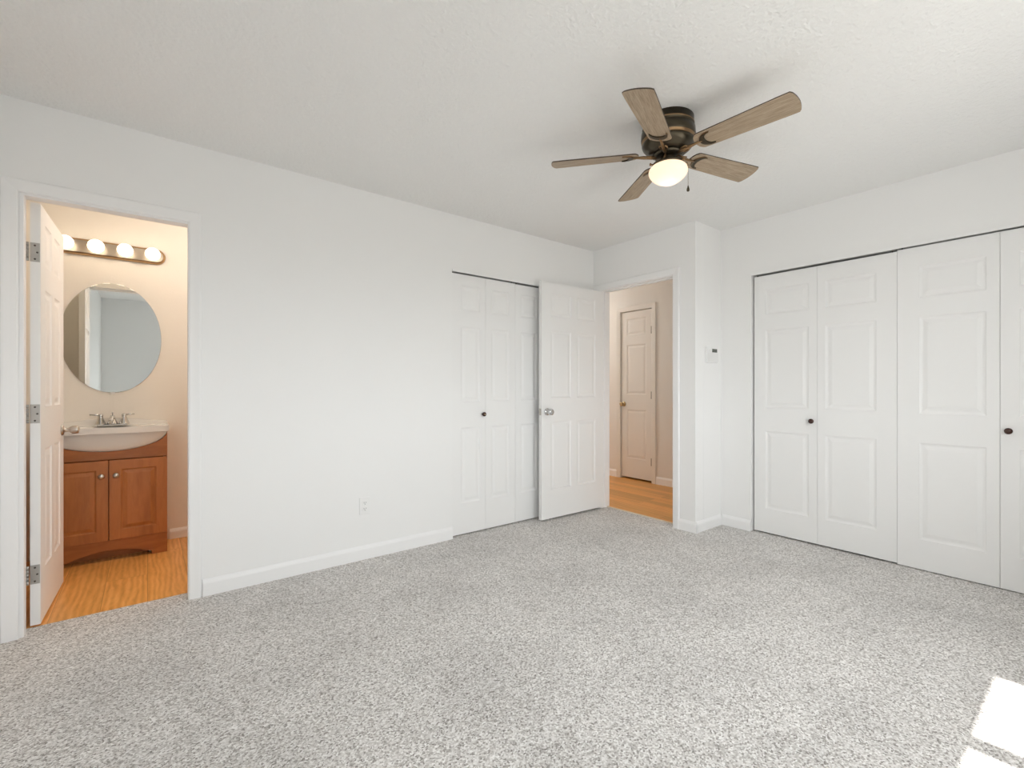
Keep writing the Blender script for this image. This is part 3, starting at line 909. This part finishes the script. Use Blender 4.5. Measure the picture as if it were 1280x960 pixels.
for k in range(len(border)):
    k2 = (k + 1) % len(border)
    bm.faces.new((border[k], low[k], low[k2], border[k2]))
build('basin_top', bm, M['porcelain'], st)
# bowed apron hanging in the cut of the top rail
bm = bmesh.new()
rows = 12; seg = 36
ring_prev = None
ctr_y = 0.014
for r in range(rows + 1):
    t = r / rows                                     # 0 at the rim, 1 at the lowest point
    zz = -0.120 * math.sin(t * PI / 2)
    k = math.cos(t * PI / 2)
    ring = []
    for q in range(seg + 1):
        a = PI * q / seg
        ring.append(bm.verts.new((-(hw) * k * math.cos(a), ctr_y - 0.034 * (k ** 0.8 if k > 0 else 0) * math.sin(a), zz)))
    if ring_prev:
        for q in range(seg):
            f = bm.faces.new((ring_prev[q], ring_prev[q + 1], ring[q + 1], ring[q])); f.smooth = True
    ring_prev = ring
bmesh.ops.remove_doubles(bm, verts=bm.verts, dist=1e-5)
build('apron', bm, M['porcelain'], st)
bm = bmesh.new()
out = [(-tw, 0.034), (tw, 0.034)]
for k in range(25):
    x = tw - 2 * tw * k / 24
    out.append((x, 0.056 + 0.028 * math.cos(min(1, abs(x) / tw * 1.1) * PI / 2) ** 1.2))
bm_prism(bm, out, dp - 0.022, dp - 0.0005, 'Y')
build('backsplash', bm, M['porcelain'], st)

# faucet
fa = thing('faucet', 'chrome two-handle centreset faucet on the basin top', 'faucet', (VC + 0.008, 4.235, 0.8705))
bm = bmesh.new()
bm_box(bm, -0.080, 0.080, -0.026, 0.026, 0.0, 0.012, 0.005)
build('base_plate', bm, M['chrome'], fa)
bm = bmesh.new()
bm_lathe(bm, [(0, 0.0125), (0.032, 0.0125), (0.028, 0.022), (0.019, 0.045), (0.014, 0.062), (0.012, 0.072), (0, 0.074)], 24)
bm_tube(bm, [(0, -0.004, 0.050), (0, -0.035, 0.062), (0, -0.075, 0.060), (0, -0.100, 0.048), (0, -0.104, 0.036)], [0.014, 0.012, 0.011, 0.011, 0.010], 14)
build('spout', bm, M['chrome'], fa)
bm = bmesh.new()
bm_lathe(bm, [(0, 0.062), (0.0035, 0.062), (0.0035, 0.085), (0.006, 0.088), (0.006, 0.093), (0, 0.095)], 12, (0, 0.018, 0))
build('lift_rod', bm, M['chrome'], fa)
for s in (-1, 1):
    bm = bmesh.new()
    bm_lathe(bm, [(0, 0.0125), (0.031, 0.0125), (0.029, 0.018), (0.014, 0.060), (0.014, 0.068), (0.015, 0.076), (0.012, 0.083), (0, 0.085)], 20, (0.062 * s, 0, 0))
    bm_tube(bm, [(0.062 * s, 0, 0.076), (0.085 * s, -0.004, 0.079), (0.118 * s, -0.010, 0.080)], [0.008, 0.006, 0.0055], 10)
    build('faucet_handle', bm, M['chrome'], fa)

# oval mirror
mi_ = thing('oval_mirror', 'frameless oval mirror on the bathroom wall above the sink', 'mirror', (-0.193, BY1 - 0.0005, 1.485))
def oval(rx, rz, n=72): return [(rx * math.cos(2 * PI * k / n), rz * math.sin(2 * PI * k / n)) for k in range(n)]
bm = bmesh.new()
a = [bm.verts.new((x, -0.0004, z)) for x, z in oval(0.2745, 0.3855)]
b2 = [bm.verts.new((x, -0.0050, z)) for x, z in oval(0.2745, 0.3855)]
c = [bm.verts.new((x, -0.0062, z)) for x, z in oval(0.2725, 0.3835)]
bm.faces.new(a)
for k in range(72):
    k2 = (k + 1) % 72
    for p, q in ((a, b2), (b2, c)): bm.faces.new((p[k], p[k2], q[k2], q[k]))
bm.faces.new(c)
build('mirror_glass', bm, M['mirror'], mi_)
bm = bmesh.new()
for x, z in ((0.0, -0.388),):
    bm_box(bm, x - 0.012, x + 0.012, -0.010, -0.0004, z - 0.008, z + 0.006, 0.002)
build('mirror_clip', bm, M['plastic'], mi_)

# vanity light bar
vl = thing('vanity_light', 'four-globe vanity light bar glowing above the oval mirror', 'wall light', (-0.200, BY1 - 0.0005, 2.098))
def stadium(hl_, r, n=16):
    p = []
    for k in range(n + 1):
        a = -PI / 2 + PI * k / n; p.append((hl_ - r + r * math.cos(a), r * math.sin(a)))
    for k in range(n + 1):
        a = PI / 2 + PI * k / n; p.append((-hl_ + r + r * math.cos(a), r * math.sin(a)))
    return p
bm = bmesh.new()
layers = [(0.306, 0.055, 0.0), (0.306, 0.055, -0.016), (0.300, 0.049, -0.026), (0.294, 0.043, -0.030)]
prev = None
for hl_, r, y in layers:
    cur = [bm.verts.new((x, y, z)) for x, z in stadium(hl_, r)]
    if prev:
        for k in range(len(cur)):
            k2 = (k + 1) % len(cur); bm.faces.new((prev[k], prev[k2], cur[k2], cur[k]))
    else: bm.faces.new(cur)
    prev = cur
build('backplate', bm, M['fixture_edge'], vl)
bm = bmesh.new(); bm_prism(bm, stadium(0.292, 0.041), -0.034, -0.0295, 'Y')
build('face_plate', bm, M['fixture'], vl)
for k in range(4):
    x = (k - 1.5) * 0.153
    bm = bmesh.new(); bm_lathe(bm, [(0.0, -0.0345), (0.024, -0.0345), (0.022, -0.040), (0.019, -0.050), (0, -0.050)], 24, (x, 0, 0), 'Y')
    so = build('socket', bm, M['fixture'], vl)
    bm = bmesh.new()
    rb, cy0 = 0.045, -0.092
    bp = [(0, -0.0505), (0.016, -0.0505), (0.018, -0.054)]
    for q in range(1, 17):
        t = math.radians(155) * (1 - q / 16)
        bp.append((rb * math.sin(t), cy0 + rb * -math.cos(t) * -1 if False else cy0 - rb * math.cos(t)))
    bp = [(r, y) for r, y in bp]
    bm_lathe(bm, bp, 28, (x, 0, 0), 'Y')
    build('bulb', bm, M['bulb'], so)

# ---------------------------------------------------------------- wall devices
th = thing('thermostat', 'white digital thermostat on the narrow return wall', 'thermostat', (3.594, YR, 1.40))
bm = bmesh.new(); bm_box(bm, -0.084, 0.084, -0.020, -0.0005, -0.062, 0.062, 0.005)
build('case', bm, M['plastic'], th)
build('flap', simple_box(-0.080, 0.080, -0.0225, -0.0202, -0.056, 0.014, 0.0009), M['plastic_dim'], th)
build('display', simple_box(-0.012, 0.064, -0.0212, -0.0198, 0.020, 0.048, 0.0005), M['lcd'], th)
bm = bmesh.new()
for k in range(3): bm_box(bm, -0.060 + k * 0.014, -0.052 + k * 0.014, -0.0218, -0.0202, 0.031, 0.041, 0.0006)
build('buttons', bm, M['plastic_dim'], th)

ol = thing('wall_outlet', 'white duplex power outlet low on the long wall', 'outlet', (1.133, YL, 0.352))
bm = bmesh.new(); bm_box(bm, -0.035, 0.035, -0.006, -0.0005, -0.057, 0.057, 0.003)
build('cover_plate', bm, M['plastic'], ol)
for z in (0.0195, -0.0195):
    bm = bmesh.new(); bm_box(bm, -0.017, 0.017, -0.0085, -0.0061, z - 0.014, z + 0.014, 0.001)
    rc = build('receptacle', bm, M['plastic'], ol)
    bm = bmesh.new()
    bm_box(bm, -0.0075, -0.0055, -0.0089, -0.0084, z - 0.001, z + 0.008); bm_box(bm, 0.0055, 0.0075, -0.0089, -0.0084, z + 0.000, z + 0.007)
    bm_lathe(bm, [(0, -0.0089), (0.0025, -0.0089), (0.0025, -0.0084)], 10, (0, 0, z - 0.007), 'Y')
    build('slots', bm, M['dark'], rc)
bm = bmesh.new(); bm_lathe(bm, [(0, -0.0078), (0.0028, -0.0074), (0.0030, -0.0061)], 12, (0, 0, 0), 'Y')
build('plate_screw', bm, M['plastic_dim'], ol)
tag(build('strike_plate', simple_box(XE + 0.006, XE + 0.036, EO[0] + 0.0142, EO[0] + 0.0156, 0.905, 0.962), M['nickel']),
    'small metal strike plate on the hall doorway jamb', 'strike plate')
